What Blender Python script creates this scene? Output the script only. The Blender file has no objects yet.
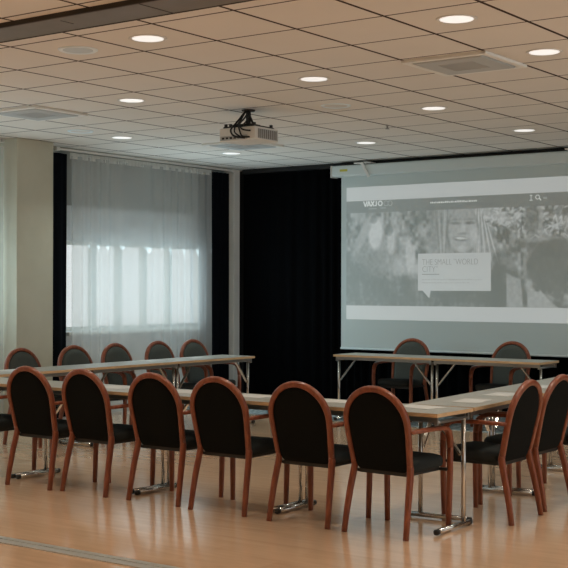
import bpy, bmesh, math, random
import numpy as np
from mathutils import Vector, Matrix
R = math.radians
random.seed(7)
scene = bpy.context.scene
COL = scene.collection

# ------------------------------------------------------------------ materials
def mat(name, color, rough=.5, metal=0., spec=.5, emit=None, estr=0.):
    m = bpy.data.materials.new(name); m.use_nodes = True
    b = m.node_tree.nodes['Principled BSDF']
    b.inputs['Base Color'].default_value = (*color, 1)
    b.inputs['Roughness'].default_value = rough
    if name == 'oak_laminate_floor': b.inputs['IOR'].default_value = 1.7; b.inputs['Coat Weight'].default_value = .5; b.inputs['Coat Roughness'].default_value = .19
    b.inputs['Metallic'].default_value = metal
    b.inputs['Specular IOR Level'].default_value = spec
    if emit:
        b.inputs['Emission Color'].default_value = (*emit, 1)
        b.inputs['Emission Strength'].default_value = estr
    return m

def nodes(m):
    nt = m.node_tree
    return nt, nt.nodes, nt.links, nt.nodes['Principled BSDF']

def noise_mat(name, c1, c2, scale, rough=.5, metal=0., stretch=(1, 1, 1), bump=0., spec=.5, detail=4, lo=.35, hi=.65):
    m = mat(name, c1, rough, metal, spec)
    nt, N, L, b = nodes(m)
    tc = N.new('ShaderNodeTexCoord'); mp = N.new('ShaderNodeMapping')
    mp.inputs['Scale'].default_value = stretch
    nz = N.new('ShaderNodeTexNoise'); nz.inputs['Scale'].default_value = scale; nz.inputs['Detail'].default_value = detail
    cr = N.new('ShaderNodeValToRGB')
    cr.color_ramp.elements[0].position = lo; cr.color_ramp.elements[0].color = (*c1, 1)
    cr.color_ramp.elements[1].position = hi; cr.color_ramp.elements[1].color = (*c2, 1)
    L.new(tc.outputs['Object'], mp.inputs['Vector']); L.new(mp.outputs[0], nz.inputs['Vector'])
    L.new(nz.outputs['Fac'], cr.inputs[0]); L.new(cr.outputs[0], b.inputs['Base Color'])
    if bump:
        bp = N.new('ShaderNodeBump'); bp.inputs['Strength'].default_value = bump; bp.inputs['Distance'].default_value = .004
        L.new(nz.outputs['Fac'], bp.inputs['Height']); L.new(bp.outputs[0], b.inputs['Normal'])
    return m

M = {}
M['wood'] = noise_mat('mahogany_stained_wood', (.185, .047, .022), (.275, .082, .038), 9, rough=.28, stretch=(6, 6, 1.2), spec=.5)
M['fabric'] = noise_mat('charcoal_upholstery', (.056, .063, .056), (.082, .091, .082), 260, rough=.95, bump=.3, spec=.15)
M['backcloth'] = noise_mat('black_back_cover', (.0032, .0042, .0038), (.006, .0072, .0066), 240, rough=.9, bump=.2, spec=.15)
M['seatfabric'] = noise_mat('black_seat_upholstery', (.022, .025, .024), (.034, .038, .036), 260, rough=.95, bump=.3, spec=.15)
M['laminate'] = noise_mat('grey_laminate', (.28, .275, .24), (.33, .325, .285), 60, rough=.38, spec=.4)
M['speakerwhite'] = mat('cool_white_plastic', (.80, .90, .95), .5)
M['speakergrey'] = mat('pale_grey_mesh', (.56, .66, .72), .6)
M['beech'] = noise_mat('beech_edge', (.56, .36, .19), (.66, .45, .26), 14, rough=.45, stretch=(1, 1, 6))
M['chrome'] = mat('brushed_chrome', (.62, .61, .58), .22, 1.)
M['steel'] = mat('grey_steel', (.30, .30, .29), .38, .8)
M['blackplastic'] = mat('black_plastic', (.012, .012, .012), .5)
M['paper'] = mat('white_paper', (.52, .52, .50), .8)
M['whitepaint'] = mat('white_paint', (.78, .78, .74), .6)
M['offwhite'] = mat('off_white_plastic', (.72, .71, .67), .5)
M['greyplastic'] = mat('grey_grille', (.46, .48, .48), .6)
M['wall'] = noise_mat('cream_painted_wall', (.53, .52, .42), (.57, .56, .46), 3, rough=.85)
M['darkwall'] = mat('dark_wall', (.03, .03, .03), .9)
M['soffit'] = mat('grey_pelmet', (.36, .38, .37), .8)
M['lintel'] = mat('white_lintel', (.74, .77, .80), .8)
M['track'] = noise_mat('grey_track', (.16, .145, .125), (.185, .165, .145), 5, rough=.5)
M['seam'] = mat('dark_seam', (.03, .025, .02), .7)
M['alu'] = mat('aluminium_strip', (.55, .55, .52), .4, .7)
M['velvet'] = mat('black_velvet', (.0016, .0018, .0022), .95, 0, .05)
M['navy'] = mat('blue_black_curtain', (.004, .0055, .0085), .9, 0, .08)
M['glow'] = mat('lit_diffuser', (.8, .8, .78), .5, emit=(1., .985, .96), estr=.74)
M['screencloth'] = mat('matte_white_screen_cloth', (.55, .62, .61), .9, 0, .1)
M['casepaint'] = mat('screen_case_paint', (.60, .66, .65), .45)
M['yellow'] = mat('yellow_sticker', (.55, .50, .08), .6)
M['facade'] = mat('pale_render', (.80, .80, .79), .9)
M['facadeglass'] = mat('dark_panes', (.45, .47, .48), .15)

# floor: wood laminate boards along the screen wall direction
def floor_mat():
    m = mat('oak_laminate_floor', (.5, .3, .17), .3, 0, .7)
    nt, N, L, b = nodes(m)
    tc = N.new('ShaderNodeTexCoord')
    br = N.new('ShaderNodeTexBrick')
    br.inputs['Scale'].default_value = 1; br.inputs['Brick Width'].default_value = 1.29; br.inputs['Row Height'].default_value = .19
    br.inputs['Mortar Size'].default_value = .0016; br.inputs['Mortar Smooth'].default_value = .3
    br.inputs['Color1'].default_value = (.74, .50, .325, 1); br.inputs['Color2'].default_value = (.67, .445, .28, 1)
    br.inputs['Mortar'].default_value = (.65, .43, .27, 1)
    br.offset = .37
    mp = N.new('ShaderNodeMapping'); mp.inputs['Scale'].default_value = (1.1, 9, 1)
    nz = N.new('ShaderNodeTexNoise'); nz.inputs['Scale'].default_value = 2.2; nz.inputs['Detail'].default_value = 5
    mx = N.new('ShaderNodeMix'); mx.data_type = 'RGBA'; mx.blend_type = 'MULTIPLY'; mx.inputs[0].default_value = .38
    cr = N.new('ShaderNodeValToRGB'); cr.color_ramp.elements[0].color = (.74, .70, .66, 1); cr.color_ramp.elements[1].color = (1.12, 1.12, 1.1, 1)
    cr.color_ramp.elements[0].position = .3; cr.color_ramp.elements[1].position = .7
    L.new(tc.outputs['Object'], br.inputs['Vector']); L.new(tc.outputs['Object'], mp.inputs['Vector'])
    L.new(mp.outputs[0], nz.inputs['Vector']); L.new(nz.outputs['Fac'], cr.inputs[0])
    L.new(br.outputs['Color'], mx.inputs[6]); L.new(cr.outputs[0], mx.inputs[7]); L.new(mx.outputs[2], b.inputs['Base Color'])
    n2 = N.new('ShaderNodeTexNoise'); n2.inputs['Scale'].default_value = 1.1
    mr = N.new('ShaderNodeMapRange'); mr.inputs[3].default_value = .09; mr.inputs[4].default_value = .22
    L.new(tc.outputs['Object'], n2.inputs['Vector']); L.new(n2.outputs['Fac'], mr.inputs[0]); L.new(mr.outputs[0], b.inputs['Roughness'])
    return m
M['floor'] = floor_mat()
M['carpet'] = noise_mat('grey_blue_carpet', (.10, .125, .13), (.30, .34, .34), 22, rough=1, bump=.4, spec=.05, lo=.4, hi=.6)

# ceiling: 600 mm tiles, wide dark gaps one way, narrow the other
GX, GY = -3.006, 5.956
def ceiling_mat():
    m = mat('ceiling_tiles', (.75, .72, .67), .9, 0, .2)
    nt, N, L, b = nodes(m)
    tc = N.new('ShaderNodeTexCoord'); sp = N.new('ShaderNodeSeparateXYZ'); L.new(tc.outputs['Object'], sp.inputs[0])
    def line(sock, off, w):
        a = N.new('ShaderNodeMath'); a.operation = 'SUBTRACT'; a.inputs[1].default_value = off; L.new(sock, a.inputs[0])
        d = N.new('ShaderNodeMath'); d.operation = 'PINGPONG'; d.inputs[1].default_value = .3; L.new(a.outputs[0], d.inputs[0])
        l = N.new('ShaderNodeMath'); l.operation = 'LESS_THAN'; l.inputs[1].default_value = w / 2; L.new(d.outputs[0], l.inputs[0])
        return l.outputs[0]
    a = line(sp.outputs[0], GX, .023); c = line(sp.outputs[1], GY, .017)
    mx = N.new('ShaderNodeMath'); mx.operation = 'MAXIMUM'; L.new(a, mx.inputs[0]); L.new(c, mx.inputs[1])
    nz = N.new('ShaderNodeTexNoise'); nz.inputs['Scale'].default_value = 1.7; L.new(tc.outputs['Object'], nz.inputs['Vector'])
    cr = N.new('ShaderNodeValToRGB'); cr.color_ramp.elements[0].color = (.71, .675, .62, 1); cr.color_ramp.elements[1].color = (.77, .735, .68, 1)
    L.new(nz.outputs['Fac'], cr.inputs[0])
    mm = N.new('ShaderNodeMix'); mm.data_type = 'RGBA'; L.new(mx.outputs[0], mm.inputs[0]); L.new(cr.outputs[0], mm.inputs[6])
    mm.inputs[7].default_value = (.05, .03, .02, 1); L.new(mm.outputs[2], b.inputs['Base Color'])
    return m
M['ceiling'] = ceiling_mat()

def cloth_mat(name, color, transp, transl):
    m = bpy.data.materials.new(name); m.use_nodes = True
    nt = m.node_tree; N = nt.nodes; L = nt.links; N.clear()
    o = N.new('ShaderNodeOutputMaterial'); d = N.new('ShaderNodeBsdfDiffuse'); t = N.new('ShaderNodeBsdfTranslucent'); p = N.new('ShaderNodeBsdfTransparent')
    d.inputs[0].default_value = (*color, 1); t.inputs[0].default_value = (*color, 1); p.inputs[0].default_value = (.97, .985, .98, 1)
    m1 = N.new('ShaderNodeMixShader'); m2 = N.new('ShaderNodeMixShader'); m1.inputs[0].default_value = transl; m2.inputs[0].default_value = transp
    L.new(d.outputs[0], m1.inputs[1]); L.new(t.outputs[0], m1.inputs[2]); L.new(m1.outputs[0], m2.inputs[1]); L.new(p.outputs[0], m2.inputs[2]); L.new(m2.outputs[0], o.inputs[0])
    return m
M['sheer'] = cloth_mat('white_sheer_voile', (.88, .92, .92), .58, .30)
M['sheerhead'] = cloth_mat('gathered_voile_header', (.80, .82, .80), .12, .3)
def glass_mat():
    m = bpy.data.materials.new('window_glass'); m.use_nodes = True
    nt = m.node_tree; N = nt.nodes; L = nt.links; N.clear()
    o = N.new('ShaderNodeOutputMaterial'); g = N.new('ShaderNodeBsdfGlossy'); p = N.new('ShaderNodeBsdfTransparent'); m2 = N.new('ShaderNodeMixShader')
    g.inputs['Roughness'].default_value = .02; m2.inputs[0].default_value = .06; p.inputs[0].default_value = (.96, .98, .98, 1)
    L.new(p.outputs[0], m2.inputs[1]); L.new(g.outputs[0], m2.inputs[2]); L.new(m2.outputs[0], o.inputs[0])
    return m
M['glass'] = glass_mat()

# ------------------------------------------------------------------ mesh helpers
def mb(): return bmesh.new()

def obj(name, bm, m, parent=None, smooth=False, bevel=0.):
    me = bpy.data.meshes.new(name); bm.normal_update(); bm.to_mesh(me); bm.free()
    for k in (m if isinstance(m, (list, tuple)) else [m]): me.materials.append(k)
    if smooth:
        for p in me.polygons: p.use_smooth = True
    o = bpy.data.objects.new(name, me); COL.objects.link(o)
    if parent: o.parent = parent
    if bevel:
        b = o.modifiers.new('bevel', 'BEVEL'); b.width = bevel; b.segments = 2; b.limit_method = 'ANGLE'
    return o

def box(bm, x0, x1, y0, y1, z0, z1):
    v = [bm.verts.new(c) for c in ((x0,y0,z0),(x1,y0,z0),(x1,y1,z0),(x0,y1,z0),(x0,y0,z1),(x1,y0,z1),(x1,y1,z1),(x0,y1,z1))]
    return [bm.faces.new([v[i] for i in f]) for f in ((3,2,1,0),(4,5,6,7),(0,1,5,4),(1,2,6,5),(2,3,7,6),(3,0,4,7))]

def obox(bm, p, q, w, h, up=(0, 0, 1)):
    """bar from p to q with rectangular section w x h"""
    p, q = Vector(p), Vector(q); t = (q - p).normalized(); s = t.cross(Vector(up)).normalized(); u = s.cross(t)
    v = []
    for c in (p, q):
        for a, b in ((-1,-1),(1,-1),(1,1),(-1,1)): v.append(bm.verts.new(c + s*a*w/2 + u*b*h/2))
    for f in ((3,2,1,0),(4,5,6,7),(0,1,5,4),(1,2,6,5),(2,3,7,6),(3,0,4,7)): bm.faces.new([v[i] for i in f])

def sweep(bm, pts, wa, wb, ref, n=10, power=2.6, cap=True):
    """rounded-rectangular section swept along pts; wa: half size along (t x ref), wb: half size across it"""
    pts = [Vector(p) for p in pts]; ref = Vector(ref).normalized(); rings = []
    for i, p in enumerate(pts):
        a = pts[max(i-1, 0)]; b = pts[min(i+1, len(pts)-1)]
        t = (b - a).normalized(); s = t.cross(ref).normalized(); u = s.cross(t)
        A = wa[i] if isinstance(wa, (list, tuple)) else wa; B = wb[i] if isinstance(wb, (list, tuple)) else wb
        ring = []
        for k in range(n):
            th = 2*math.pi*(k + .5)/n; c, d = math.cos(th), math.sin(th)
            ring.append(bm.verts.new(p + s*A*math.copysign(abs(c)**(2/power), c) + u*B*math.copysign(abs(d)**(2/power), d)))
        rings.append(ring)
    for r0, r1 in zip(rings, rings[1:]):
        for k in range(n): bm.faces.new((r0[k], r0[(k+1) % n], r1[(k+1) % n], r1[k]))
    if cap:
        bm.faces.new(rings[0][::-1]); bm.faces.new(rings[-1])

def tube(bm, pts, r, n=10):
    pts = [Vector(p) for p in pts]
    t = (pts[-1] - pts[0]).normalized()
    ref = Vector((1, 0, 0)) if abs(t.x) < .8 else Vector((0, 0, 1))
    sweep(bm, pts, r, r, ref, n, 2.)

def lathe(bm, prof, n=32, c=(0, 0, 0)):
    rings = []
    for r, z in prof:
        rings.append([bm.verts.new((c[0]+r*math.cos(2*math.pi*k/n), c[1]+r*math.sin(2*math.pi*k/n), c[2]+z)) for k in range(n)])
    for a, b in zip(rings, rings[1:]):
        for k in range(n): bm.faces.new((a[k], a[(k+1) % n], b[(k+1) % n], b[k]))
    bm.faces.new(rings[0][::-1]); bm.faces.new(rings[-1])

def tag(o, label=None, cat=None, group=None, kind=None):
    if label: o['label'] = label
    if cat: o['category'] = cat
    if group: o['group'] = group
    if kind: o['kind'] = kind
    return o

def thing(name, label, cat, loc=(0, 0, 0), rz=0., group=None):
    o = bpy.data.objects.new(name, None); COL.objects.link(o)
    o.empty_display_size = .1; o.location = loc; o.rotation_euler = (0, 0, rz)
    return tag(o, label, cat, group)

def dup(root, loc, rz, label, group=None):
    r = root.copy(); COL.objects.link(r); r.location = loc; r.rotation_euler = (0, 0, rz); r['label'] = label
    if group: r['group'] = group
    for ch in list(root.children):
        c = ch.copy(); COL.objects.link(c); c.parent = r
        for g in list(ch.children):
            d = g.copy(); COL.objects.link(d); d.parent = c
    return r

def struct(name, bm, m, parent=None, label=None, **k):
    o = obj(name, bm, m, parent, **k)
    if not parent: o['kind'] = 'structure'
    if label: o['label'] = label
    return o

# ------------------------------------------------------------------ the room
CEIL = 2.983
WX, SY = -10.08, 12.86           # window wall plane, screen wall plane
XR, YB = 2.2, -2.6               # unseen right and back walls
bm = mb(); box(bm, WX - .3, XR + .2, YB - .2, SY + .2, -.2, 0); struct('floor', bm, M['floor'], label='glossy orange-brown wood laminate floor')
bm = mb(); box(bm, WX - .3, XR + .2, YB - .2, SY + .2, CEIL, CEIL + .2); struct('ceiling', bm, M['ceiling'], label='suspended ceiling of square beige tiles with dark gaps')
bm = mb(); box(bm, WX, XR, SY, SY + .2, 0, CEIL); struct('wall_front', bm, M['darkwall'])
ADDED_WIN = (5.2, 11.6, .9, 2.5)  # opening added in the unseen right wall for cool side light
bm = mb()
for y0, y1, z0, z1 in ((YB, ADDED_WIN[0], 0, CEIL), (ADDED_WIN[1], SY, 0, CEIL), (ADDED_WIN[0], ADDED_WIN[1], 0, ADDED_WIN[2]), (ADDED_WIN[0], ADDED_WIN[1], ADDED_WIN[3], CEIL)): box(bm, XR, XR + .2, y0, y1, z0, z1)
struct('wall_right', bm, M['lintel'])
bm = mb(); box(bm, WX, XR, YB - .2, YB, 0, CEIL); struct('wall_back', bm, M['wall'])
W1 = (9.80, 12.26, .955, 1.985); W2 = (4.9, 8.35, .955, 1.985)
bm = mb()
for y0, y1, z0, z1 in ((YB, W2[0], 0, CEIL), (W2[1], W1[0], 0, CEIL), (W1[1], SY, 0, CEIL),
                       (W2[0], W2[1], 0, W2[2]), (W2[0], W2[1], W2[3], CEIL), (W1[0], W1[1], 0, W1[2]), (W1[0], W1[1], W1[3], CEIL)):
    box(bm, WX - .25, WX, y0, y1, z0, z1)
struct('wall_left', bm, M['lintel'])
bm = mb(); box(bm, WX, WX + .05, 9.30, 12.70, 2.375, CEIL); struct('trim_1', bm, M['soffit'], label='grey pelmet above the window behind the sheer curtain')
bm = mb(); box(bm, WX, -9.60, 8.655, 9.16, 0, CEIL); struct('pillar', bm, M['wall'], label='cream painted square pillar by the windows', bevel=.006)
bm = mb(); box(bm, WX, -9.86, 12.58, 12.70, 0, CEIL); struct('trim_2', bm, M['whitepaint'], label='narrow pale pilaster in the corner between black curtains', bevel=.006)

def window(name, w, mull):
    y0, y1, z0, z1 = w
    root = bpy.data.objects.new(name, None); COL.objects.link(root); root.location = (WX, (y0+y1)/2, z0); root['kind'] = 'structure'
    x = WX - .14; loc = root.location
    def B(b, X0, X1, Y0, Y1, Z0, Z1): box(b, X0-loc.x, X1-loc.x, Y0-loc.y, Y1-loc.y, Z0-loc.z, Z1-loc.z)
    b = mb()
    B(b, x, x+.07, y0, y1, z0, z0+.05); B(b, x, x+.07, y0, y1, z1-.05, z1); B(b, x, x+.07, y0, y0+.05, z0+.05, z1-.05); B(b, x, x+.07, y1-.05, y1, z0+.05, z1-.05)
    for y in mull: B(b, x, x+.07, y-.035, y+.035, z0+.05, z1-.05)
    obj('window_frame', b, M['whitepaint'], root)
    ys = [y0+.05] + list(mull) + [y1-.05]
    for a, c in zip(ys, ys[1:]):
        b = mb(); B(b, x+.03, x+.036, a+.036, c-.036, z0+.052, z1-.052); obj('pane', b, M['glass'], root)
    b = mb(); B(b, WX-.06, WX+.10, y0-.03, y1+.03, z0-.04, z0-.001); obj('window_sill', b, M['whitepaint'], root, bevel=.004)
window('window_1', W1, (10.33, 10.76, 11.20, 11.66))
window('window_2', W2, (5.9, 6.9, 7.6))

# carpet in front of the screen wall (flush, a few millimetres of pile)
bm = mb(); box(bm, WX, XR, 11.29, SY, 0, .006); struct('floor_carpet', bm, M['carpet'], label='mottled grey-blue carpet along the screen wall')
# floor divider strip and overhead partition track
bm = mb()
for y0, y1, z in ((4.772, 4.812, .007), (4.848, 4.892, .007), (4.812, 4.848, .003)): box(bm, WX, XR, y0, y1, 0, z)
struct('trim_3', bm, M['alu'], label='pale aluminium divider strip let into the floor')
bm = mb(); box(bm, WX, XR, 4.85, 5.12, 2.955, CEIL)
tr = struct('trim_4', bm, M['track'], label='grey partition track under the ceiling')
for n, b in (('track_seam', (WX, XR, 5.12, 5.135, 2.953, CEIL)), ('track_seam', (WX, XR, 4.838, 4.85, 2.957, CEIL)), ):
    bm = mb(); box(bm, *b); obj(n, bm, M['seam'], tr)
for x in (-7.1, -5.08, -4.44, -2.2):
    bm = mb(); box(bm, x-.004, x+.004, 4.90 if x != -4.44 else 4.85, 5.0 if x != -4.44 else 5.12, 2.9535, 2.956); obj('track_joint', bm, M['seam'], tr)

# ------------------------------------------------------------------ conference chair
def yb(z):                       # depth of the back frame's centre line by height
    return -.160 - .225*(z - .43)
def chair_proto(label):
    t = thing('conference_chair', label, 'chair', group=None)
    # arch of the back: one bent piece between the two rear legs
    pts = []; A = .207; ZC = .655; ZT = .866
    left = [(-.190, .400), (-.194, .46), (-.200, .53), (-.205, .60)]
    for x, z in left: pts.append((x, yb(z), z))
    for k in range(0, 25):
        a = math.pi - math.pi*k/24
        pts.append((A*math.cos(a), yb(ZC + (ZT-ZC)*math.sin(a)), ZC + (ZT-ZC)*math.sin(a)))
    for x, z in left[::-1]: pts.append((-x, yb(z), z))
    wa = []; n = len(pts)
    for i, p in enumerate(pts): wa.append(.0155 + .0035*max(0, (p[2]-.6)/.27))
    bm = mb(); sweep(bm, pts, wa, .019, (0, 1, .2), 12, 3.2); obj('back_frame', bm, M['wood'], t, True)
    # rear legs
    for s in (-1, 1):
        bm = mb()
        pp = [(s*.211, -.232, 0), (s*.207, -.212, .12), (s*.201, -.186, .25), (s*.195, -.164, .34), (s*.190, yb(.40)+.001, .398), (s*.191, yb(.425), .425)]
        sweep(bm, pp, [.0145, .0155, .0165, .017, .017, .0155], [.016, .018, .020, .021, .021, .019], (0, 1, .1), 12, 3.2)
        obj('leg', bm, M['wood'], t, True)
    # front legs and the armrests they bend into
    for s in (-1, 1):
        bm = mb(); pp = [(s*.213, .232, 0), (s*.217, .236, .2), (s*.220, .238, .38), (s*.222, .236, .50)]
        sweep(bm, pp, [.015, .017, .018, .018], [.014, .016, .017, .017], (1, 0, 0), 12, 3.2); obj('leg', bm, M['wood'], t, True)
        bm = mb(); pp = [(s*.222, .236, .495), (s*.222, .232, .545), (s*.223, .216, .586), (s*.225, .185, .610), (s*.226, .14, .620), (s*.226, .02, .623), (s*.224, -.09, .622), (s*.219, -.175, .620), (s*.212, yb(.62)+.004, .620)]
        sweep(bm, pp, [.018, .018, .018, .016, .0145, .0135, .013, .012, .011], [.017, .019, .021, .023, .024, .024, .022, .018, .014], (1, 0, 0), 12, 3.2)
        obj('armrest', bm, M['wood'], t, True)
    # upholstered back
    def outline(z):
        if z < .455:
            q = (z - .375)/.08; return .182*(.80 + .20*math.sqrt(max(0, 1-(1-q)**2)))
        if z < ZC: return .182 + .010*(z-.455)/.2
        return .192*math.sqrt(max(0, 1 - ((z-ZC)/(ZT-ZC-.017))**2))
    zs = [.375 + .08*(1-math.cos(math.pi/2*i/5)) for i in range(6)] + [.50, .55, .60, ZC] + [ZC + (ZT-ZC-.0175)*math.sin(math.pi/2*i/9) for i in range(1, 10)]
    us = [-1, -.97, -.9, -.75, -.5, -.25, 0, .25, .5, .75, .9, .97, 1]
    def sheet(front):
        bm = mb(); grid = []
        for z in zs:
            row = []
            ve = min(1., (z-.375)/.05) ; vt = min(1., max(0, (ZT-.017-z)/.05))
            edge = math.sqrt(max(0, min(ve, vt)))
            for u in us:
                e = math.sqrt(max(0, 1-abs(u)**5))*edge
                y = yb(z) + (.004 + .034*e if front else -.004 - .010*e)
                row.append((u*max(outline(z), .004), y, z))
            grid.append(row)
        V = [[bm.verts.new(p) for p in r] for r in grid]
        Bk = [[bm.verts.new((p[0], yb(p[2]) + (0.0 if front else .001), p[2])) for p in r] for r in grid]
        n, m_ = len(zs), len(us)
        for G, fl in ((V, front), (Bk, not front)):
            for i in range(n-1):
                for j in range(m_-1):
                    q = (G[i][j], G[i+1][j], G[i+1][j+1], G[i][j+1]); bm.faces.new(q if fl else q[::-1])
        rim = [(0, j) for j in range(m_)] + [(i, m_-1) for i in range(1, n)] + [(n-1, j) for j in range(m_-2, -1, -1)] + [(i, 0) for i in range(n-2, 0, -1)]
        for (a, b), (c, d) in zip(rim, rim[1:] + rim[:1]):
            bm.faces.new((V[a][b], V[c][d], Bk[c][d], Bk[a][b]))
        bmesh.ops.recalc_face_normals(bm, faces=bm.faces)
        return bm
    pad = obj('backrest', sheet(True), M['fabric'], t, True)
    pad['label'] = 'charcoal padded front of the backrest'
    cv = obj('back_cover', sheet(False), M['backcloth'], pad, True)
    cv['label'] = 'black cloth cover on the rear of the backrest'
    # seat cushion: rounded, slightly wider at the front, dropping to the rear
    bm = mb(); rows = []
    N = 32
    def ring(k, z, dz=0):
        r = []
        for i in range(N):
            th = 2*math.pi*i/N; c, s_ = math.cos(th), math.sin(th)
            x = math.copysign(abs(c)**.42, c); y = math.copysign(abs(s_)**.42, s_)
            w = (.205 if y > 0 else .19)*k; yy = .058 + y*.192*k
            r.append(bm.verts.new((x*w, yy, z + .05*(yy-.058))))
        return r
    prof = [(.90, .372), (.985, .380), (1, .398), (.995, .418), (.96, .434), (.86, .442), (.6, .447), (.2, .448)]
    rows = [ring(k, z) for k, z in prof]
    for a, b in zip(rows, rows[1:]):
        for i in range(N): bm.faces.new((a[i], a[(i+1) % N], b[(i+1) % N], b[i]))
    bm.faces.new(rows[0][::-1]); bm.faces.new(rows[-1])
    obj('seat', bm, M['seatfabric'], t, True)
    # dark board and rails carrying the seat
    bm = mb(); box(bm, -.165, .165, -.145, .205, .352, .378)
    for s in (-1, 1):
        for y in (-.135, .215): obox(bm, (s*.16, y, .362), (s*(.198 if y < 0 else .216), y, .362 if y > 0 else .366), .02, .018)
    obj('seat_frame', bm, M['blackplastic'], t, bevel=.003)
    return t

G_F = 'chairs along the near table row'; G_W = 'chairs along the window table row'; G_R = 'chairs along the side table row'; G_S = 'chairs behind the screen table row'
chairs = [
 (-7.45, 6.235, 0, 'conference chair at the picture edge of the near row, only its seat and arm showing', G_F),
 (-6.770, 6.220, 1, 'conference chair with back to camera, sixth from the table corner in the near row', G_F),
 (-6.237, 6.248, -2, 'conference chair with back to camera, fifth from the table corner in the near row', G_F),
 (-5.595, 6.260, 1, 'conference chair with back to camera, fourth from the table corner in the near row', G_F),
 (-5.025, 6.240, 1, 'conference chair with back to camera, third from the table corner in the near row', G_F),
 (-4.374, 6.223, 0, 'conference chair with back to camera, second from the table corner in the near row', G_F),
 (-3.814, 6.210, -3, 'conference chair with pitch black back, nearest the table corner in the near row', G_F),
]
proto = None
def put_chair(x, y, rz, label, group):
    """x, y: midpoint between the rear feet; rz: facing direction (0 = facing +Y)"""
    global proto
    d = Vector((-math.sin(R(rz)), math.cos(R(rz)), 0))*.232
    loc = (x + d.x, y + d.y, .006 if y + d.y > 11.4 else 0)
    if proto is None:
        proto = chair_proto(label); proto.scale = (1.04, 1, 1); proto.location = loc; proto.rotation_euler = (0, 0, R(rz)); proto['group'] = group
    else: dup(proto, loc, R(rz), label, group)
for x, y, rz, l, g in chairs[1:] + chairs[:1]: put_chair(x - .002, y, rz, l.replace(' beside the pillar side', ''), g)
for i, (y, l) in enumerate(((8.05, 'conference chair facing the camera in front of the cream pillar'),
             (8.735, 'conference chair facing the camera in front of the black curtain strip and sheer curtain edge'),
             (9.325, 'conference chair before the sheer curtain, third along from the pillar'),
             (9.985, 'conference chair before the sheer curtain, fourth along from the pillar'),
             (10.56, 'conference chair before the sheer curtain, at the row end next to the dark curtain'))):
    put_chair(-8.815, y - .035, -90 + (2, -1, 1, 0, -2)[i], l, G_W)
for i, (x, y, a, l) in enumerate(((-3.308, 7.205, 90.5, 'conference chair seen side-on beyond the table corner, first along the side table row'),
                (-3.335, 7.762, 89.5, 'conference chair seen side-on, second along the side table row from the corner'),
                (-3.36, 8.42, 90, 'conference chair mostly outside the picture edge, third along the side table row'))):
    put_chair(x, y, a, l, G_R)
for i, (x, l) in enumerate(((-6.955, 'conference chair under the projection screen, the one nearer the black curtain wall'),
             (-5.735, 'conference chair under the projection screen, the one farther from the black curtain wall'))):
    put_chair(x, 12.11, 180 + (3, -2)[i], l, G_S)

# ------------------------------------------------------------------ folding table (length along local X, sitter side -Y, posts on the +Y side)
TH = .721; TL = 1.212; TD = .455
def table_proto(label):
    t = thing('folding_table', label, 'table')
    top = mb(); box(top, -TL/2+.0015, TL/2-.0015, -TD/2+.003, TD/2-.003, TH-.0215, TH)
    tp = obj('tabletop', top, M['laminate'], t)
    tp['label'] = 'grey laminate tabletop'
    e = mb()
    for x0, x1, y0, y1 in ((-TL/2, TL/2, -TD/2, -TD/2+.003), (-TL/2, TL/2, TD/2-.003, TD/2), (-TL/2, -TL/2+.0015, -TD/2+.003, TD/2-.003), (TL/2-.0015, TL/2, -TD/2+.003, TD/2-.003)):
        box(e, x0, x1, y0, y1, TH-.0225, TH-.0005)
    eb = obj('edge_band', e, M['beech'], tp); eb['label'] = 'pale beech edge of the tabletop'
    for y in (-TD/2+.04, TD/2-.04):
        r = mb(); box(r, -TL/2+.03, TL/2-.03, y-.011, y+.011, TH-.056, TH-.0215); obj('rail', r, M['steel'], t, bevel=.003)
    for s in (-1, 1):
        x = s*(TL/2-.027); py = TD/2-.075
        l = mb(); tube(l, [(x, py, .03), (x, py, TH-.056)], .0145, 14)
        lg = obj('leg', l, M['chrome'], t, True); lg['label'] = 'chrome post'
        c = mb(); tube(c, [(x, -TD/2+.035, TH-.058), (x, -TD/2+.08, TH-.056), (x, TD/2-.035, TH-.055)], .011, 12); obj('cross_bar', c, M['steel'], lg, True)
        for y in (-TD/2+.035, TD/2-.035):
            c = mb(); box(c, x-.013, x+.013, y-.007, y+.007, TH-.072, TH-.0215)
            obj('bracket', c, M['steel'], lg, bevel=.002)
        f = mb(); sweep(f, [(x, -TD/2+.06, .022), (x, TD/2-.01, .022)], .017, .015, (0, 0, 1), 12, 2.6); obj('foot_bar', f, M['chrome'], lg, True)
        for y0, y1 in ((-TD/2+.035, -TD/2+.06), (TD/2-.01, TD/2+.012)):
            f = mb(); sweep(f, [(x, y0, .020), (x, (y0+y1)/2, .020), (x, y1, .020)], .0175, .0165, (0, 0, 1), 12, 2.6); obj('foot_cap', f, M['blackplastic'], lg, True)
        b = mb(); obox(b, (x - s*.018, py, .44), (x - s*.215, py, TH-.05), .012, .028, (0, 1, 0)); obj('brace', b, M['chrome'], lg, bevel=.002)
    return t
tproto = None
def put_table(x, y, rz, label, group, z=0):
    global tproto
    if tproto is None:
        tproto = table_proto(label); tproto.location = (x, y, z); tproto.rotation_euler = (0, 0, R(rz)); tproto['group'] = group
    else: dup(tproto, (x, y, z), R(rz), label, group)
FY = 6.39 + TD/2
xs = [-3.498 - TL/2 - k*1.2155 for k in range(4)]
for x, l in zip(xs, ('folding table forming the near corner, chrome feet behind the pitch black chair',
                     'folding table in the near row, second from the corner',
                     'folding table in the near row, third from the corner',
                     'folding table in the near row, fourth from the corner, cut by the picture edge')):
    put_table(x, FY, 0, l, 'tables of the near row')
WXc = -8.02 - TD/2
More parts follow.
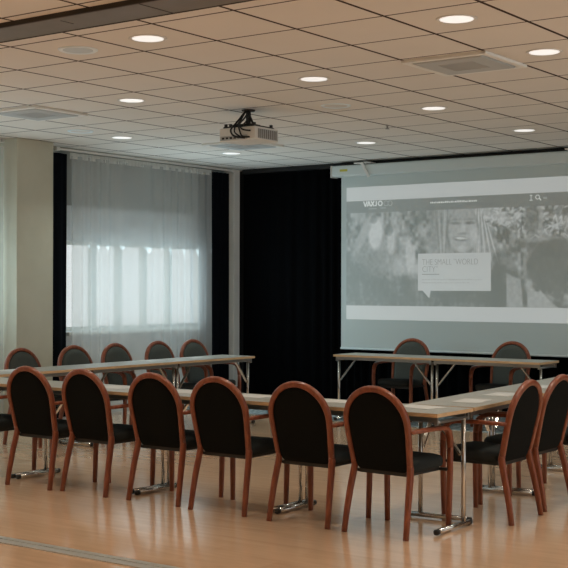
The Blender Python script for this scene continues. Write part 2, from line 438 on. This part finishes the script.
for k, l in enumerate(('folding table of the window row with its free end next to the black curtains',
                       'folding table of the window row, second from the free end',
                       'folding table of the window row, third from the free end, under the pillar')):
    put_table(WXc, 10.60 - TL/2 - k*1.2155, -90, l, 'tables of the window row')
a = R(4.3)
for k, l in enumerate(('folding table of the side row adjoining the near corner table',
                       'folding table of the side row, middle one, beside the second side-on chair',
                       'folding table of the side row, nearest the screen')):
    s = TL/2 + .016 + k*1.225
    put_table(-3.505 - TD/2 - math.sin(a)*s, 6.85 + math.cos(a)*s, 94.3, l, 'tables of the side row')
for k, l in enumerate(('folding table below the screen, its free end against the black curtains',
                       'folding table below the screen, the one behind the side row of chairs')):
    put_table(-7.475 + TL/2 + k*1.2155, 11.30 + TD/2, 180, l, 'tables under the screen', .006)

# sheets of paper on the tables
def paper(x, y, z, rz, label):
    bm = mb(); box(bm, -.095, .095, -.135, .135, 0, .0016)
    o = obj('paper_sheet', bm, M['paper']); o.location = (x, y, z); o.rotation_euler = (0, 0, R(rz))
    tag(o, label, 'paper', 'papers on the tables')
for x, y, rz, l in ((-3.79, 6.70, 80, 'white sheet of paper on the corner table beside the black-backed chair'),
    (-4.43, 6.70, 94, 'white paper sheet on the near row, in the gap beyond the second chair'),
    (-5.07, 6.68, 88, 'white paper sheet on the near row, in the gap beside the third chair'),
    (-5.66, 6.66, 92, 'white paper sheet on the near row, in the gap beside the fourth chair'),
    (-6.31, 6.65, 86, 'white paper sheet on the near row, in the gap beside the fifth chair'),
    (-3.72, 7.26, 8, 'white sheet of paper on the side row, the nearest one to the corner'),
    (-3.78, 7.83, 3, 'white sheet of paper on the side row in front of the first side-on chair'),
    (-3.83, 8.62, 5, 'white sheet of paper on the side row seen between the two side-on chair backs')):
    paper(x, y, TH + .0006, rz, l)
for y, rz, l in ((9.94, -4, 'white sheet of paper on the window row before the fourth chair from the pillar'),
    (9.25, 3, 'white sheet of paper on the window row before the third chair from the pillar'),
    (7.45, 0, 'white sheet of paper at the cut-off end of the window row')):
    paper(-8.30, y, TH + .0006, rz, l)

# ------------------------------------------------------------------ curtains
def curtain_bm(y0, y1, z0, z1, x, amp, period, seed, axis='Y', step=.012, nz=6, flare=0.):
    rnd = random.Random(seed); bm = mb(); n = max(8, int((y1-y0)/step)); ph = []; p = rnd.random()*6
    a = []
    k = 2*math.pi/period; cur = p
    for i in range(n+1):
        cur += (y1-y0)/n*k*(1 + .45*math.sin(i*.021+seed) + .3*math.sin(i*.057+seed*2))
        a.append(amp*(math.sin(cur) + .35*math.sin(cur*.47+seed)))
    cols = []
    for i in range(n+1):
        s = y0 + (y1-y0)*i/n; col = []
        for j in range(nz+1):
            z = z1 + (z0-z1)*j/nz; f = .55 + .45*j/nz
            d = a[i]*f + flare*j/nz*math.sin(i*.05)
            col.append(bm.verts.new((x + d, s, z) if axis == 'Y' else (s, x + d, z)))
        cols.append(col)
    for c0, c1 in zip(cols, cols[1:]):
        for j in range(nz): bm.faces.new((c0[j], c0[j+1], c1[j+1], c1[j]))
    return bm

def curtain(name, label, cat, bm, m, base, group=None):
    bmesh.ops.translate(bm, verts=bm.verts, vec=-Vector(base))
    o = obj(name, bm, m, None, True); o.location = base; tag(o, label, cat, group); return o
SX = -9.86
c = curtain('sheer_curtain', 'long white sheer curtain hanging over the bright window', 'curtain', curtain_bm(9.67, 12.10, .02, 2.90, SX, .030, .15, 3), M['sheer'], (SX, 10.88, 0))
bm = curtain_bm(9.66, 12.11, 2.868, 2.935, SX, .012, .045, 5, step=.006, nz=2); bmesh.ops.translate(bm, verts=bm.verts, vec=(-SX, -10.88, 0))
h = obj('header_tape', bm, M['sheerhead'], c, True)
curtain('sheer_curtain', 'white sheer curtain beyond the pillar at the very edge of the picture', 'curtain', curtain_bm(5.0, 8.625, .02, 2.90, -9.78, .02, .14, 9), M['sheer'], (-9.78, 7, 0))
curtain('dark_curtain', 'narrow blue-black curtain between the pillar and the sheer curtain', 'curtain', curtain_bm(9.32, 9.71, .02, 2.93, SX-.09, .025, .11, 4), M['navy'], (SX-.09, 9.5, 0), 'blackout curtains at the window')
curtain('dark_curtain', 'blue-black curtain between the sheer curtain and the corner pilaster', 'curtain', curtain_bm(12.05, 12.57, .02, 2.93, SX-.085, .03, .12, 6), M['navy'], (SX-.085, 12.3, 0), 'blackout curtains at the window')
for i, (x0, x1, l) in enumerate(((-9.84, -8.98, 'black velvet curtain panel in the room corner beside the pale pilaster'),
        (-8.99, -8.36, 'black velvet curtain panel just beside the projection screen'),
        (-8.37, -6.6, 'black velvet curtain panel behind the screen half with the logo'),
        (-6.61, -4.4, 'black velvet curtain panel behind the screen half with the picture frame edge'))):
    curtain('black_curtain', l.replace(' picture frame edge', ' magnifier icon'), 'curtain', curtain_bm(x0, x1, .012, 2.918, 12.755, .022, .17, 11+i, 'X'), M['velvet'], ((x0+x1)/2, 12.755, 0), 'black curtains along the screen wall')

def rail(name, label, p, q, w, h, m):
    r = thing(name, label, 'curtain rail', p)
    bm = mb(); obox(bm, (0, 0, 0), Vector(q)-Vector(p), w, h); obj('track', bm, m, r, bevel=.003)
    for c_ in (Vector((0, 0, 0)), Vector(q)-Vector(p)):
        bm = mb(); box(bm, c_.x-.025, c_.x+.025, c_.y-.025, c_.y+.025, c_.z-.022, c_.z+.022); obj('end_cap', bm, m, r, bevel=.004)
    return r
rail('curtain_rail', 'pale curtain rail above the long sheer curtain', (SX, 9.46, 2.960), (SX, 12.53, 2.960), .035, .022, M['whitepaint'])
rail('curtain_rail', 'pale curtain rail end beyond the pillar, at the picture edge', (-9.78, 5.0, 2.960), (-9.78, 8.60, 2.960), .05, .03, M['whitepaint'])
rail('curtain_rail', 'black curtain rail along the ceiling above the projection screen', (-9.80, 12.72, 2.953), (-2.6, 12.72, 2.953), .09, .055, M['blackplastic'])

# ------------------------------------------------------------------ projection screen
SXL, SXR, SYY = -8.222, -4.80, 12.60
scr = thing('projection_screen', 'large white pull-down projection screen showing a grey web page, in front of black curtains', 'projection screen', ((SXL+SXR)/2, SYY, .71))
O = scr.location.copy()
def sobj(name, bm, m, parent=None, **k):
    bmesh.ops.translate(bm, verts=bm.verts, vec=-O); return obj(name, bm, m, parent or scr, **k)
bm = mb()                                   # cloth, framing the projected picture is a separate thin part in front of it
box(bm, SXL, SXR, SYY, SYY+.003, .725, 2.86); cloth = sobj('screen_cloth', bm, M['screencloth'])
bm = mb(); tube(bm, [(SXL-.005, SYY, .722), (SXR+.005, SYY, .722)], .012, 10); sobj('bottom_bar', bm, M['casepaint'], smooth=True)
bm = mb(); box(bm, -8.322, -4.65, SYY-.07, SYY+.07, 2.797, 2.932); cs = sobj('screen_case', bm, M['casepaint'], bevel=.02)
bm = mb(); box(bm, -8.335, -8.322, SYY-.075, SYY+.075, 2.79, 2.938); sobj('end_cap', bm, M['offwhite'], cs, bevel=.01)
bm = mb(); box(bm, -8.20, -8.09, SYY-.0715, SYY-.070, 2.858, 2.885); sobj('sticker', bm, M['yellow'], cs)
for x in (-7.88, -5.2):
    bm = mb(); box(bm, x-.115, x+.115, SYY-.08, SYY+.05, 2.94, 2.956); obox(bm, (x, SYY-.084, 2.95), (x+.10, SYY-.084, 2.775), .035, .012, (0, 1, 0)); obox(bm, (x, SYY, 2.93), (x, SYY, 2.983), .04, .04, (0, 1, 0))
    sobj('hanging_bracket', bm, M['offwhite'], bevel=.003)

# the projected web page: a thin layer of light on the cloth
PX0, PX1, PZ0, PZ1 = -8.145, -4.86, 1.075, 2.665
NX, NZ = 620, 300
gx = np.linspace(PX0, PX1, NX); gz = np.linspace(PZ0, PZ1, NZ); X, Z = np.meshgrid(gx, gz)
rng = np.random.RandomState(5)
def smooth_noise(sx, sz, seed):
    r = np.random.RandomState(seed); nx = int((PX1-PX0)/sx)+3; nz = int((PZ1-PZ0)/sz)+3; g = r.rand(nz, nx)
    u = (X-PX0)/sx; v = (Z-PZ0)/sz; i = u.astype(int); j = v.astype(int); fu = u-i; fv = v-j
    fu = fu*fu*(3-2*fu); fv = fv*fv*(3-2*fv)
    return (g[j, i]*(1-fu)+g[j, i+1]*fu)*(1-fv) + (g[j+1, i]*(1-fu)+g[j+1, i+1]*fu)*fv
def blob(cx, cz, rx, rz, rot=0., soft=.25):
    c, s = math.cos(rot), math.sin(rot); dx, dz = X-cx, Z-cz; d = np.sqrt(((dx*c+dz*s)/rx)**2 + ((-dx*s+dz*c)/rz)**2)
    return np.clip((1+soft-d)/(2*soft), 0, 1)
def poly(pts, soft=.012):
    d = np.full(X.shape, 1e9); n = len(pts); inside = np.zeros(X.shape, bool)
    for (x0, z0), (x1, z1) in zip(pts, pts[1:]+pts[:1]):
        cr_ = ((z0 > Z) != (z1 > Z)) & (X < (x1-x0)*(Z-z0)/((z1-z0) or 1e-9)+x0); inside ^= cr_
        t = np.clip(((X-x0)*(x1-x0)+(Z-z0)*(z1-z0))/((x1-x0)**2+(z1-z0)**2), 0, 1); d = np.minimum(d, np.hypot(X-x0-t*(x1-x0), Z-z0-t*(z1-z0)))
    return np.clip(.5 + np.where(inside, d, -d)/(2*soft), 0, 1)
img = np.zeros(X.shape)
def lay(a, v, k=1.):
    global img
    img = img*(1-a*k) + v*a*k
# background: blurred leafy crowd, darker to the bottom left and the middle right
img[:] = .30 + .30*(smooth_noise(.085, .12, 1)-.5) + .42*(smooth_noise(.036, .05, 2)-.5)
lay(blob(-7.95, 2.30, .10, .10), .48, .5); lay(blob(-7.80, 2.31, .07, .09), .10, .6); lay(blob(-7.46, 2.25, .07, .16), .50, .5)
lay(blob(-6.95, 2.18, .30, .28), .24, .25)
# two people on the left in pale clothes
lay(blob(-7.80, 1.98, .24, .34, .0, .3), .36, .5)
lay(blob(-7.73, 2.10, .10, .19, -.1, .2), .74, .95); lay(blob(-7.90, 2.10, .06, .30, -.5, .3), .50, .7); lay(blob(-7.76, 2.27, .05, .05), .14, .5)
lay(blob(-7.48, 1.86, .20, .26, .1, .3), .42, .5); lay(blob(-7.52, 2.02, .055, .15, 0, .3), .70, .85); lay(blob(-7.55, 2.14, .06, .07), .12, .6)
lay(blob(-7.26, 1.80, .06, .25, .15, .3), .68, .85); lay(blob(-7.40, 1.68, .10, .10), .58, .7)
lay(poly([(-7.22, 1.73), (-7.05, 1.73), (-7.05, 1.62), (-7.22, 1.60)]), .58, .8)
lay(poly([(-8.145, 1.86), (-7.95, 1.74), (-7.55, 1.58), (-7.2, 1.60), (-6.2, 1.5), (-5.2, 1.24), (-8.145, 1.24)], .06), .16, .85)
lay(blob(-7.80, 1.74, .20, .14, 0, .4), .26, .7)
for x, z, h_ in ((-7.93, 1.42, .16), (-7.42, 1.5, .13), (-7.16, 1.36, .14), (-7.1, 1.30, .08)): lay(blob(x, z, .022, h_, .12, .5), .34, .6)
# smiling woman with light hair
lay(blob(-6.86, 2.12, .13, .42, .10, .4), .38, .8); lay(blob(-6.80, 2.15, .035, .36, -.12, .5), .55, .6)
lay(blob(-6.36, 2.10, .13, .34, -.05, .35), .55, .85); lay(blob(-6.28, 1.90, .07, .24, .05, .4), .46, .7)
for k in range(9): lay(blob(-6.43+.028*k, 2.10-.015*k, .007, .32, .05*(k-2), .6), (.76, .26)[k % 2], .7)
for k in range(5): lay(blob(-6.90+.03*k, 2.12, .008, .34, .10-.04*k, .6), (.22, .58)[k % 2], .6)
lay(blob(-6.575, 2.10, .21, .28, 0, .06), .20, .8); lay(blob(-6.575, 2.11, .185, .265, 0, .08), .46, 1); lay(blob(-6.575, 2.29, .13, .10, 0, .5), .42, .8)
lay(blob(-6.575, 2.02, .11, .10, 0, .5), .58, .5); lay(blob(-6.42, 2.03, .05, .12, .2, .5), .66, .8); lay(blob(-6.70, 2.00, .035, .11, -.1, .5), .55, .6)
for x in (-6.668, -6.482): lay(blob(x, 2.195, .058, .016, .0, .5), .16, .8); lay(blob(x, 2.235, .068, .012, 0, .6), .26, .6)
lay(blob(-6.567, 2.13, .028, .065, 0, .5), .66, .7); lay(blob(-6.567, 2.075, .05, .014, 0, .6), .26, .6)
lay(blob(-6.60, 2.015, .088, .026, -.08, .4), .18, .8); lay(blob(-6.60, 2.022, .068, .014, -.08, .4), .80, .9); lay(blob(-6.585, 1.90, .055, .04), .66, .6)
# leafy wreath held up on the right, dark tub below, pale trousers
for k in range(420):
    t_ = rng.rand(); x = -6.25 + 1.25*t_ + .05*rng.randn(); z = 2.25 - .16*t_ + .085*rng.randn()
    lay(blob(x, z, .009+.010*rng.rand(), .024+.022*rng.rand(), rng.rand()*3.1, .4), (.66, .14, .74, .34)[k % 4], .75)
lay(blob(-6.12, 2.25, .20, .06, -.30, .5), .70, .45)
lay(blob(-5.72, 2.21, .10, .19, 0, .25), .20, .8); lay(blob(-5.62, 2.20, .025, .18, 0, .5), .46, .7)
for k in range(70):
    x = -5.40 + .5*rng.rand(); z = 2.06 + .26*rng.rand(); lay(blob(x, z, .009, .06, rng.rand()*1.2-.6, .5), (.55, .12)[k % 2], .5)
lay(blob(-5.45, 1.70, .36, .31, 0, .12), .17, .92); lay(blob(-5.62, 2.00, .30, .02, .04, .5), .40, .5)
lay(poly([(-6.15, 1.86), (-6.05, 1.85), (-5.75, 1.40), (-5.3, 1.24), (-6.3, 1.24), (-6.25, 1.6)], .05), .12, .8)
lay(poly([(-6.03, 1.62), (-5.86, 1.55), (-5.83, 1.24), (-6.03, 1.24)]), .50, .8); lay(poly([(-5.78, 1.42), (-5.62, 1.42), (-5.42, 1.24), (-5.78, 1.24)]), .52, .85)
lay(blob(-6.02, 1.74, .12, .06, -.6, .5), .36, .6)
for k in range(36):
    x = -5.15 + .2*rng.rand(); z = 1.40 + .7*rng.rand(); lay(blob(x, z, .012, .05, rng.rand()*3, .5), .5, .5)
img = np.clip((img-.30)*1.5+.21 + .16*(smooth_noise(.028, .03, 8)-.5)*(img > .2), .01, .86)
# page furniture: white bands, grey menu bar, speech box
hdr = Z > 2.353; img[hdr] = .10
img[Z > 2.500] = .83; img[Z < 1.245] = .83
bx = (X > -7.157) & (X < -6.222) & (Z > 1.424) & (Z < 1.855); img[bx] = .80
lay(poly([(-7.10, 1.43), (-6.985, 1.43), (-7.004, 1.336)], .004), .80)
me = bpy.data.meshes.new('projected_picture')
vs = np.stack([X-O.x, np.full(X.shape, SYY-.004-O.y), Z-O.z], -1).reshape(-1, 3)
ii = np.arange(NZ*NX).reshape(NZ, NX); f = np.stack([ii[:-1, :-1], ii[:-1, 1:], ii[1:, 1:], ii[1:, :-1]], -1).reshape(-1, 4)
me.from_pydata(vs.tolist(), [], f.tolist())
ca = me.color_attributes.new('page', 'FLOAT_COLOR', 'POINT')
ca.data.foreach_set('color', np.stack([img*.97, img*1.0, img*1.0, np.ones_like(img)], -1).astype(np.float32).ravel())
m = mat('projected_light', (.60, .63, .61), .9, 0, .1); nt, N, L, b = nodes(m)
at_ = N.new('ShaderNodeAttribute'); at_.attribute_name = 'page'; L.new(at_.outputs['Color'], b.inputs['Emission Color']); b.inputs['Emission Strength'].default_value = .34
m.node_tree.nodes['Principled BSDF'].inputs['Base Color'].default_value = (.45, .50, .49, 1)
PICMAT = m
me.materials.append(m); pic = bpy.data.objects.new('projected_picture', me); COL.objects.link(pic); pic.parent = scr
pic['label'] = 'projected grey web page with a smiling woman and a speech box'
M['inkdark'] = mat('page_ink', (.40, .43, .42), .9, 0, .1, (.9, 1, 1), .075)
M['inklight'] = mat('page_white', (.60, .63, .61), .9, 0, .1, (.95, 1, 1), .30)
M['inkmid'] = mat('page_grey', (.50, .54, .53), .9, 0, .1, (.95, 1, 1), .17)
def text(s, x, z, size, m, name, width=None, offset=0.):
    cu = bpy.data.curves.new(name, 'FONT'); cu.body = s; cu.size = size; cu.extrude = .0006; cu.offset = offset; cu.materials.append(m)
    o = bpy.data.objects.new(name, cu); COL.objects.link(o); o.parent = pic
    o.location = (x-O.x, SYY-.0055-O.y, z-O.z); o.rotation_euler = (math.pi/2, 0, 0)
    if width:
        bpy.context.view_layer.update(); o.scale.x = width/max(o.dimensions.x, 1e-4)
    bpy.context.view_layer.update()
    me_ = bpy.data.meshes.new_from_object(o.evaluated_get(bpy.context.evaluated_depsgraph_get()))
    n_ = bpy.data.objects.new(name, me_); COL.objects.link(n_); n_.parent = pic
    n_.location, n_.rotation_euler, n_.scale = o.location.copy(), o.rotation_euler.copy(), o.scale.copy()
    bpy.data.objects.remove(o); n_.name = name
    return n_
text('THE SMALL "WORLD', -7.100, 1.722, .098, M['inkdark'], 'heading_text', .715, -.0022)
text('CITY"', -7.100, 1.640, .098, M['inkdark'], 'heading_text', .195, -.0022)
LOGO = 1
def flat(name, rects, m):
    bm = mb()
    for x0, x1, z0, z1 in rects: box(bm, x0, x1, SYY-.0062, SYY-.0048, z0, z1)
    return sobj(name, bm, m, pic)
def ringshape(bm, cx, cz, r0, r1, a0=0, a1=360, n=28):
    vv = []
    for k in range(n+1):
        t_ = R(a0+(a1-a0)*k/n); vv.append([bm.verts.new((cx+r*math.cos(t_), y, cz+r*math.sin(t_))) for r in (r0, r1) for y in (SYY-.0062, SYY-.0048)])
    for p, q in zip(vv, vv[1:]):
        bm.faces.new((p[0], p[2], q[2], q[0])); bm.faces.new((p[1], q[1], q[3], p[3])); bm.faces.new((p[2], p[3], q[3], q[2])); bm.faces.new((p[0], q[0], q[1], p[1]))
bm = mb(); zb, zt = 2.428, 2.490
def stroke(x0, z0, x1, z1, w=.017): obox(bm, (x0, SYY-.0055, z0), (x1, SYY-.0055, z1), w, .0014, (0, 1, 0))
stroke(-7.900, zt, -7.876, zb); stroke(-7.852, zt, -7.876, zb)                                                # V
stroke(-7.850, zb, -7.826, zt); stroke(-7.802, zb, -7.826, zt); stroke(-7.842, zb+.016, -7.810, zb+.016, .012)   # A
stroke(-7.796, zb, -7.752, zt); stroke(-7.796, zt, -7.752, zb)                                                # X
stroke(-7.722, zt, -7.722, zb+.012); stroke(-7.744, zb+.008, -7.718, zb+.008, .015)                             # J
ringshape(bm, -7.668, 2.459, .018, .034)                                                                       # O
sobj('logo_text', bm, M['inklight'], pic)
bm = mb(); ringshape(bm, -7.588, 2.456, .026, .032, 40, 320); ringshape(bm, -7.533, 2.456, .026, .032)
sobj('logo_outline', bm, M['inkmid'], pic)
flat('logo_underline', [(-7.83, -7.715, 2.395, 2.402), (-7.665, -7.59, 2.399, 2.407)], M['inkmid'])
rr = random.Random(3); L_ = []
x = -6.992
while x < -6.41:
    w = rr.uniform(.010, .026); L_.append((x, x+w, 2.432, 2.432+rr.uniform(.014, .022))); x += w + .006
flat('menu_line', L_, M['inklight'])
flat('heading_rule', [(-7.100, -6.874, 1.609, 1.617)], M['inkdark'])
for z, xe in ((1.546, -6.352), (1.510, -6.515)):
    L_ = []; x = -7.10
    while x < xe:
        w = rr.uniform(.010, .040); L_.append((x, x+w, z, z+rr.uniform(.008, .013))); x += w + .007
    flat('body_line', L_, M['inkmid'])
flat('menu_icon', [(-5.752, -5.722, 2.470, 2.478), (-5.741, -5.733, 2.425, 2.47), (-5.756, -5.718, 2.417, 2.425)], M['inklight'])
bm = mb(); ringshape(bm, -5.660, 2.452, .017, .027); v0 = [(-5.645, 2.437), (-5.636, 2.446), (-5.615, 2.418), (-5.625, 2.410)]
vv = [[bm.verts.new((x, y, z)) for x, z in v0] for y in (SYY-.0062, SYY-.0048)]
bm.faces.new(vv[0]); bm.faces.new(vv[1][::-1])
for i in range(4): bm.faces.new((vv[0][i], vv[1][i], vv[1][(i+1) % 4], vv[0][(i+1) % 4]))
sobj('magnifier_icon', bm, M['inklight'], pic)
flat('menu_icon', [(-5.592, -5.55, 2.432, 2.440), (-5.592, -5.55, 2.444, 2.450)], M['inkmid'])

# ------------------------------------------------------------------ ceiling fixtures
def downlight(label):
    t = thing('ceiling_downlight', label, 'ceiling light', group='round ceiling downlights')
    bm = mb(); lathe(bm, [(.097, -.003), (.112, -.006), (.118, -.002), (.118, 0), (.097, 0)], 36); obj('trim_ring', bm, M['offwhite'], t, True)
    bm = mb(); lathe(bm, [(.096, -.0045), (.097, -.003), (.097, 0)], 36); obj('diffuser', bm, M['glow'], t)
    return t
LP = [(-5.106, 5.656, 'lit round downlight next to the grey ceiling speaker'),
      (-5.106, 7.456, 'lit round downlight in mid ceiling, between the projector and the air cassette nearest the camera'),
      (-3.306, 6.256, 'largest lit round downlight, on the camera side of the nearest air cassette'),
      (-3.306, 7.456, 'lit round downlight just beside the far-right corner of the nearest air cassette'),
      (-5.106, 9.256, 'lit round downlight beyond the nearest air cassette, towards the screen'),
      (-5.106, 11.056, 'lit round downlight high above the magnifier icon on the screen'),
      (-6.906, 7.456, 'lit round downlight on the camera side of the sheer curtain, left of the projector'),
      (-8.706, 9.256, 'lit round downlight nearest the sheer curtain'),
      (-6.906, 11.056, 'lit round downlight above the yellow-stickered end of the screen case'),
      (-8.706, 11.056, 'lit round downlight seen just below the projector')]
dl = None
LAMPS = []
for i, (x, y, l) in enumerate(LP):
    if dl is None: dl = downlight(l); dl.location = (x, y, CEIL)
    else: dup(dl, (x, y, CEIL), 0, l)
    LAMPS.append((x, y))
def speaker_disc(x, y, label, grille, name='ceiling_speaker', cat='ceiling speaker'):
    t = thing(name, label, cat, (x, y, CEIL))
    bm = mb(); lathe(bm, [(.098, -.004), (.118, -.009), (.128, -.003), (.128, 0), (.098, 0)], 36); obj('rim', bm, M['speakerwhite'], t, True)
    bm = mb(); lathe(bm, [(.02, -.0065), (.097, -.005), (.098, 0)], 36); obj('grille', bm, grille, t)
speaker_disc(-5.72, 5.67, 'round ceiling speaker with grey grille and pale rim, by the partition track', M['speakergrey'])
speaker_disc(-5.706, 8.656, 'flush pale ceiling disc to the screen side of the projector', M['offwhite'])
speaker_disc(-8.69, 8.65, 'flush pale ceiling disc near the pillar', M['offwhite'])

def cassette(x0, y0, label):
    t = thing('air_cassette', label, 'air conditioner', (x0+.3, y0+.3, CEIL), 0, 'air conditioning cassettes')
    bm = mb(); f = .315; g = .27
    for a, b, c_, d in ((-f, f, -f, -g), (-f, f, g, f), (-f, -g, -g, g), (g, f, -g, g)): box(bm, a, b, c_, d, -.020, 0)
    obj('frame', bm, M['whitepaint'], t, bevel=.004)
    bm = mb(); box(bm, -.268, .268, -.268, .268, -.004, 0); obj('dark_gap', bm, M['seam'], t)
    bm = mb(); box(bm, -.258, .258, -.258, .258, -.026, -.005); gr = obj('panel', bm, M['greyplastic'], t, bevel=.01)
    bm = mb()
    for k in range(9): box(bm, -.13, .13, -.13+.03*k, -.13+.03*k+.014, -.029, -.026)
    obj('intake_grille', bm, M['greyplastic'], gr)
cassette(-4.206, 7.206, 'square grey air cassette nearest the camera, between the lit downlights')
cassette(-8.376, 7.206, 'square pale air cassette at the picture edge above the pillar')
cassette(-8.376, 10.156, 'square pale air cassette just behind the ceiling projector')
t = thing('ceiling_sprinkler', 'tiny dark sprinkler head on the ceiling towards the screen', 'sprinkler', (-6.0, 9.98, CEIL + .002))
bm = mb(); lathe(bm, [(.008, -.035), (.008, 0), (.02, 0)], 12); obj('stem', bm, M['steel'], t)
bm = mb(); lathe(bm, [(.02, -.040), (.022, -.037), (.02, -.035)], 12); obj('deflector', bm, M['steel'], t)

# projector
PZ = CEIL
pr = thing('ceiling_projector', 'white projector hanging from the ceiling with tangled black cables', 'projector', (-6.47, 8.45, PZ))
bm = mb(); box(bm, -.185, .20, -.17, .17, -.278, -.165); body = obj('body', bm, M['offwhite'], pr, bevel=.012)
bm = mb(); box(bm, .1995, .2025, -.13, .15, -.266, -.182); obj('vent', bm, M['greyplastic'], body)
bm = mb()
for k in range(10): box(bm, .202, .2045, -.125+.027*k, -.125+.027*k+.013, -.262, -.186)
obj('vent_slats', bm, M['track'], body)
bm = mb(); box(bm, -.17, .12, -.1725, -.1695, -.272, -.235); obj('connector_panel', bm, M['greyplastic'], body)
bm = mb()
for k in range(6): box(bm, -.15+.042*k, -.125+.042*k, -.176, -.172, -.262, -.246)
obj('sockets', bm, M['blackplastic'], body)
bm = mb(); tube(bm, [(-.05, .17, -.225), (-.05, .20, -.225)], .045, 20); obj('lens', bm, M['blackplastic'], body, True)
bm = mb(); box(bm, -.165, .17, -.14, .14, -.165, -.150); box(bm, -.075, .075, -.075, .075, -.150, -.125)
for x, y in ((-.15, -.12), (-.15, .12), (.155, -.12), (.155, .12), (-.09, -.13), (.05, .13)): box(bm, x-.011, x+.011, y-.011, y+.011, -.152, -.128)
obj('mount_plate', bm, M['blackplastic'], pr, bevel=.003)
bm = mb(); tube(bm, [(0, 0, -.125), (0, 0, -.004)], .022, 14); obox(bm, (.0, 0, -.02), (.055, 0, -.13), .014, .014, (0, 1, 0)); lathe(bm, [(.055, -.012), (.06, -.004), (.06, 0)], 20); obj('mount_pole', bm, M['blackplastic'], pr)
def cable(pts, r=.006):
    P_ = [Vector(p) for p in pts]; out = []
    for i in range(len(P_)-1):
        p0 = P_[max(i-1, 0)]; p1 = P_[i]; p2 = P_[i+1]; p3 = P_[min(i+2, len(P_)-1)]
        for k in range(6):
            t_ = k/6; out.append(.5*((2*p1)+(p2-p0)*t_+(2*p0-5*p1+4*p2-p3)*t_*t_+(3*p1-p0-3*p2+p3)*t_**3))
    out.append(P_[-1]); bm = mb(); sweep(bm, out, r, r, (.3, 1, .17), 8, 2.); obj('cable', bm, M['blackplastic'], pr, True)
cable([(-.01, -.02, -.005), (-.03, -.07, -.07), (-.02, -.15, -.13), (-.035, -.20, -.19), (.01, -.21, -.245), (.10, -.178, -.262)], .008)
cable([(.0, -.03, -.005), (-.01, -.08, -.08), (.02, -.16, -.14), (.06, -.20, -.20), (.09, -.20, -.25), (.15, -.178, -.258)], .007)
cable([(.02, -.02, -.005), (.02, -.07, -.07), (.02, -.15, -.14), (.08, -.2, -.185), (.12, -.2, -.20), (.16, -.178, -.205)], .007)
cable([(-.02, 0, -.004), (-.04, -.03, -.05), (-.03, -.1, -.12), (-.01, -.17, -.16), (.0, -.19, -.21), (.05, -.178, -.25)], .006)
cable([(.01, 0, -.004), (.05, -.04, -.06), (.03, -.1, -.13), (.06, -.16, -.15)], .006)

# ------------------------------------------------------------------ beyond the window
bd = thing('neighbouring_building', 'pale building across the street, faint through the sheer curtain', 'building', (-21, 27, -.2))
bm = mb(); box(bm, -2.5, 2.5, -4.2, 7, 0, 6); obj('facade', bm, M['facade'], bd)
for k in range(4):
    for z in (1.1, 3.4):
        bm = mb(); box(bm, 2.49, 2.53, -3.5+1.7*k, -2.5+1.7*k, z, z+1.1); obj('window', bm, M['facadeglass'], bd)
bm = mb(); box(bm, -60, WX - .3, -40, 80, -.5, -.2); struct('ground', bm, mat('pale_paving', (.82, .82, .81), .9))

# ------------------------------------------------------------------ light
w = bpy.data.worlds.new('daylight'); scene.world = w; w.use_nodes = True
bg = w.node_tree.nodes['Background']; bg.inputs[0].default_value = (.97, .99, 1.0, 1); bg.inputs[1].default_value = 1.28
def spot(x, y, e, col=(1, .90, .76), size=125):
    l = bpy.data.lights.new('ceiling_spot', 'SPOT'); l.energy = e; l.color = col; l.spot_size = R(size); l.spot_blend = 1; l.shadow_soft_size = .09
    o = bpy.data.objects.new('ceiling_spot', l); COL.objects.link(o); o.location = (x, y, CEIL - .02)
E_ = 58
WARM = (1, .80, .58); COOL = (.90, 1, .97)
for x, y in LAMPS: spot(x, y, E_, COOL if y > 8 else (1, .90, .76))
for x in (-8.706, -6.906, -5.106, -3.306, -1.506, .294):          # unseen lamps added behind and beside the camera, warm to tint the near ceiling
    for y in (-1.5, .256, 2.056, 3.856): spot(x, y, E_, WARM)
for y in (5.656, 7.456, 9.256, 11.056): spot(-1.506, y, E_); spot(.294, y, E_)
for y in (9.256, 11.056): spot(-3.306, y, E_, COOL)
for x in (-6.906, -8.706): spot(x, 5.656, E_)
def daylight(w, e, x=WX+.05, ang=-90):
    y0, y1, z0, z1 = w
    l = bpy.data.lights.new('daylight_lamp', 'AREA'); l.shape = 'RECTANGLE'; l.size = z1-z0-.1; l.size_y = y1-y0-.1; l.energy = e; l.color = (.68, .90, 1.0)
    o = bpy.data.objects.new('daylight_lamp', l); COL.objects.link(o); o.location = (x, (y0+y1)/2, (z0+z1)/2); o.rotation_euler = (0, R(ang), 0); o.visible_glossy = False   # the sky behind the panes gives the reflection itself
daylight(W1, 12); daylight(W1, 26, SX + .10, -101); daylight(W2, 46, ang=-95); daylight(ADDED_WIN, 58, XR + .1, 97)  # the last lamp is an added cool fill at the invented right-wall opening

# ------------------------------------------------------------------ camera
yaw, pitch, roll = .6243715, .0026257, .0020902
fw = Vector((-math.sin(yaw)*math.cos(pitch), math.cos(yaw)*math.cos(pitch), math.sin(pitch)))
rt = Vector((math.cos(yaw), math.sin(yaw), 0)); up = rt.cross(fw)
rt, up = rt*math.cos(roll)+up*math.sin(roll), up*math.cos(roll)-rt*math.sin(roll)
cam = bpy.data.cameras.new('camera'); co = bpy.data.objects.new('camera', cam); COL.objects.link(co)
mw = Matrix((rt, up, -fw)).transposed().to_4x4(); mw.translation = (0, 0, 1.46); co.matrix_world = mw
cam.sensor_fit = 'HORIZONTAL'; cam.sensor_width = 36; cam.lens = 1237.44/568*36; cam.clip_start = .1
scene.camera = co
vs_ = scene.view_settings; vs_.view_transform = 'Standard'; vs_.look = 'None'; vs_.exposure = -.12; vs_.gamma = 1; vs_.use_curve_mapping = False
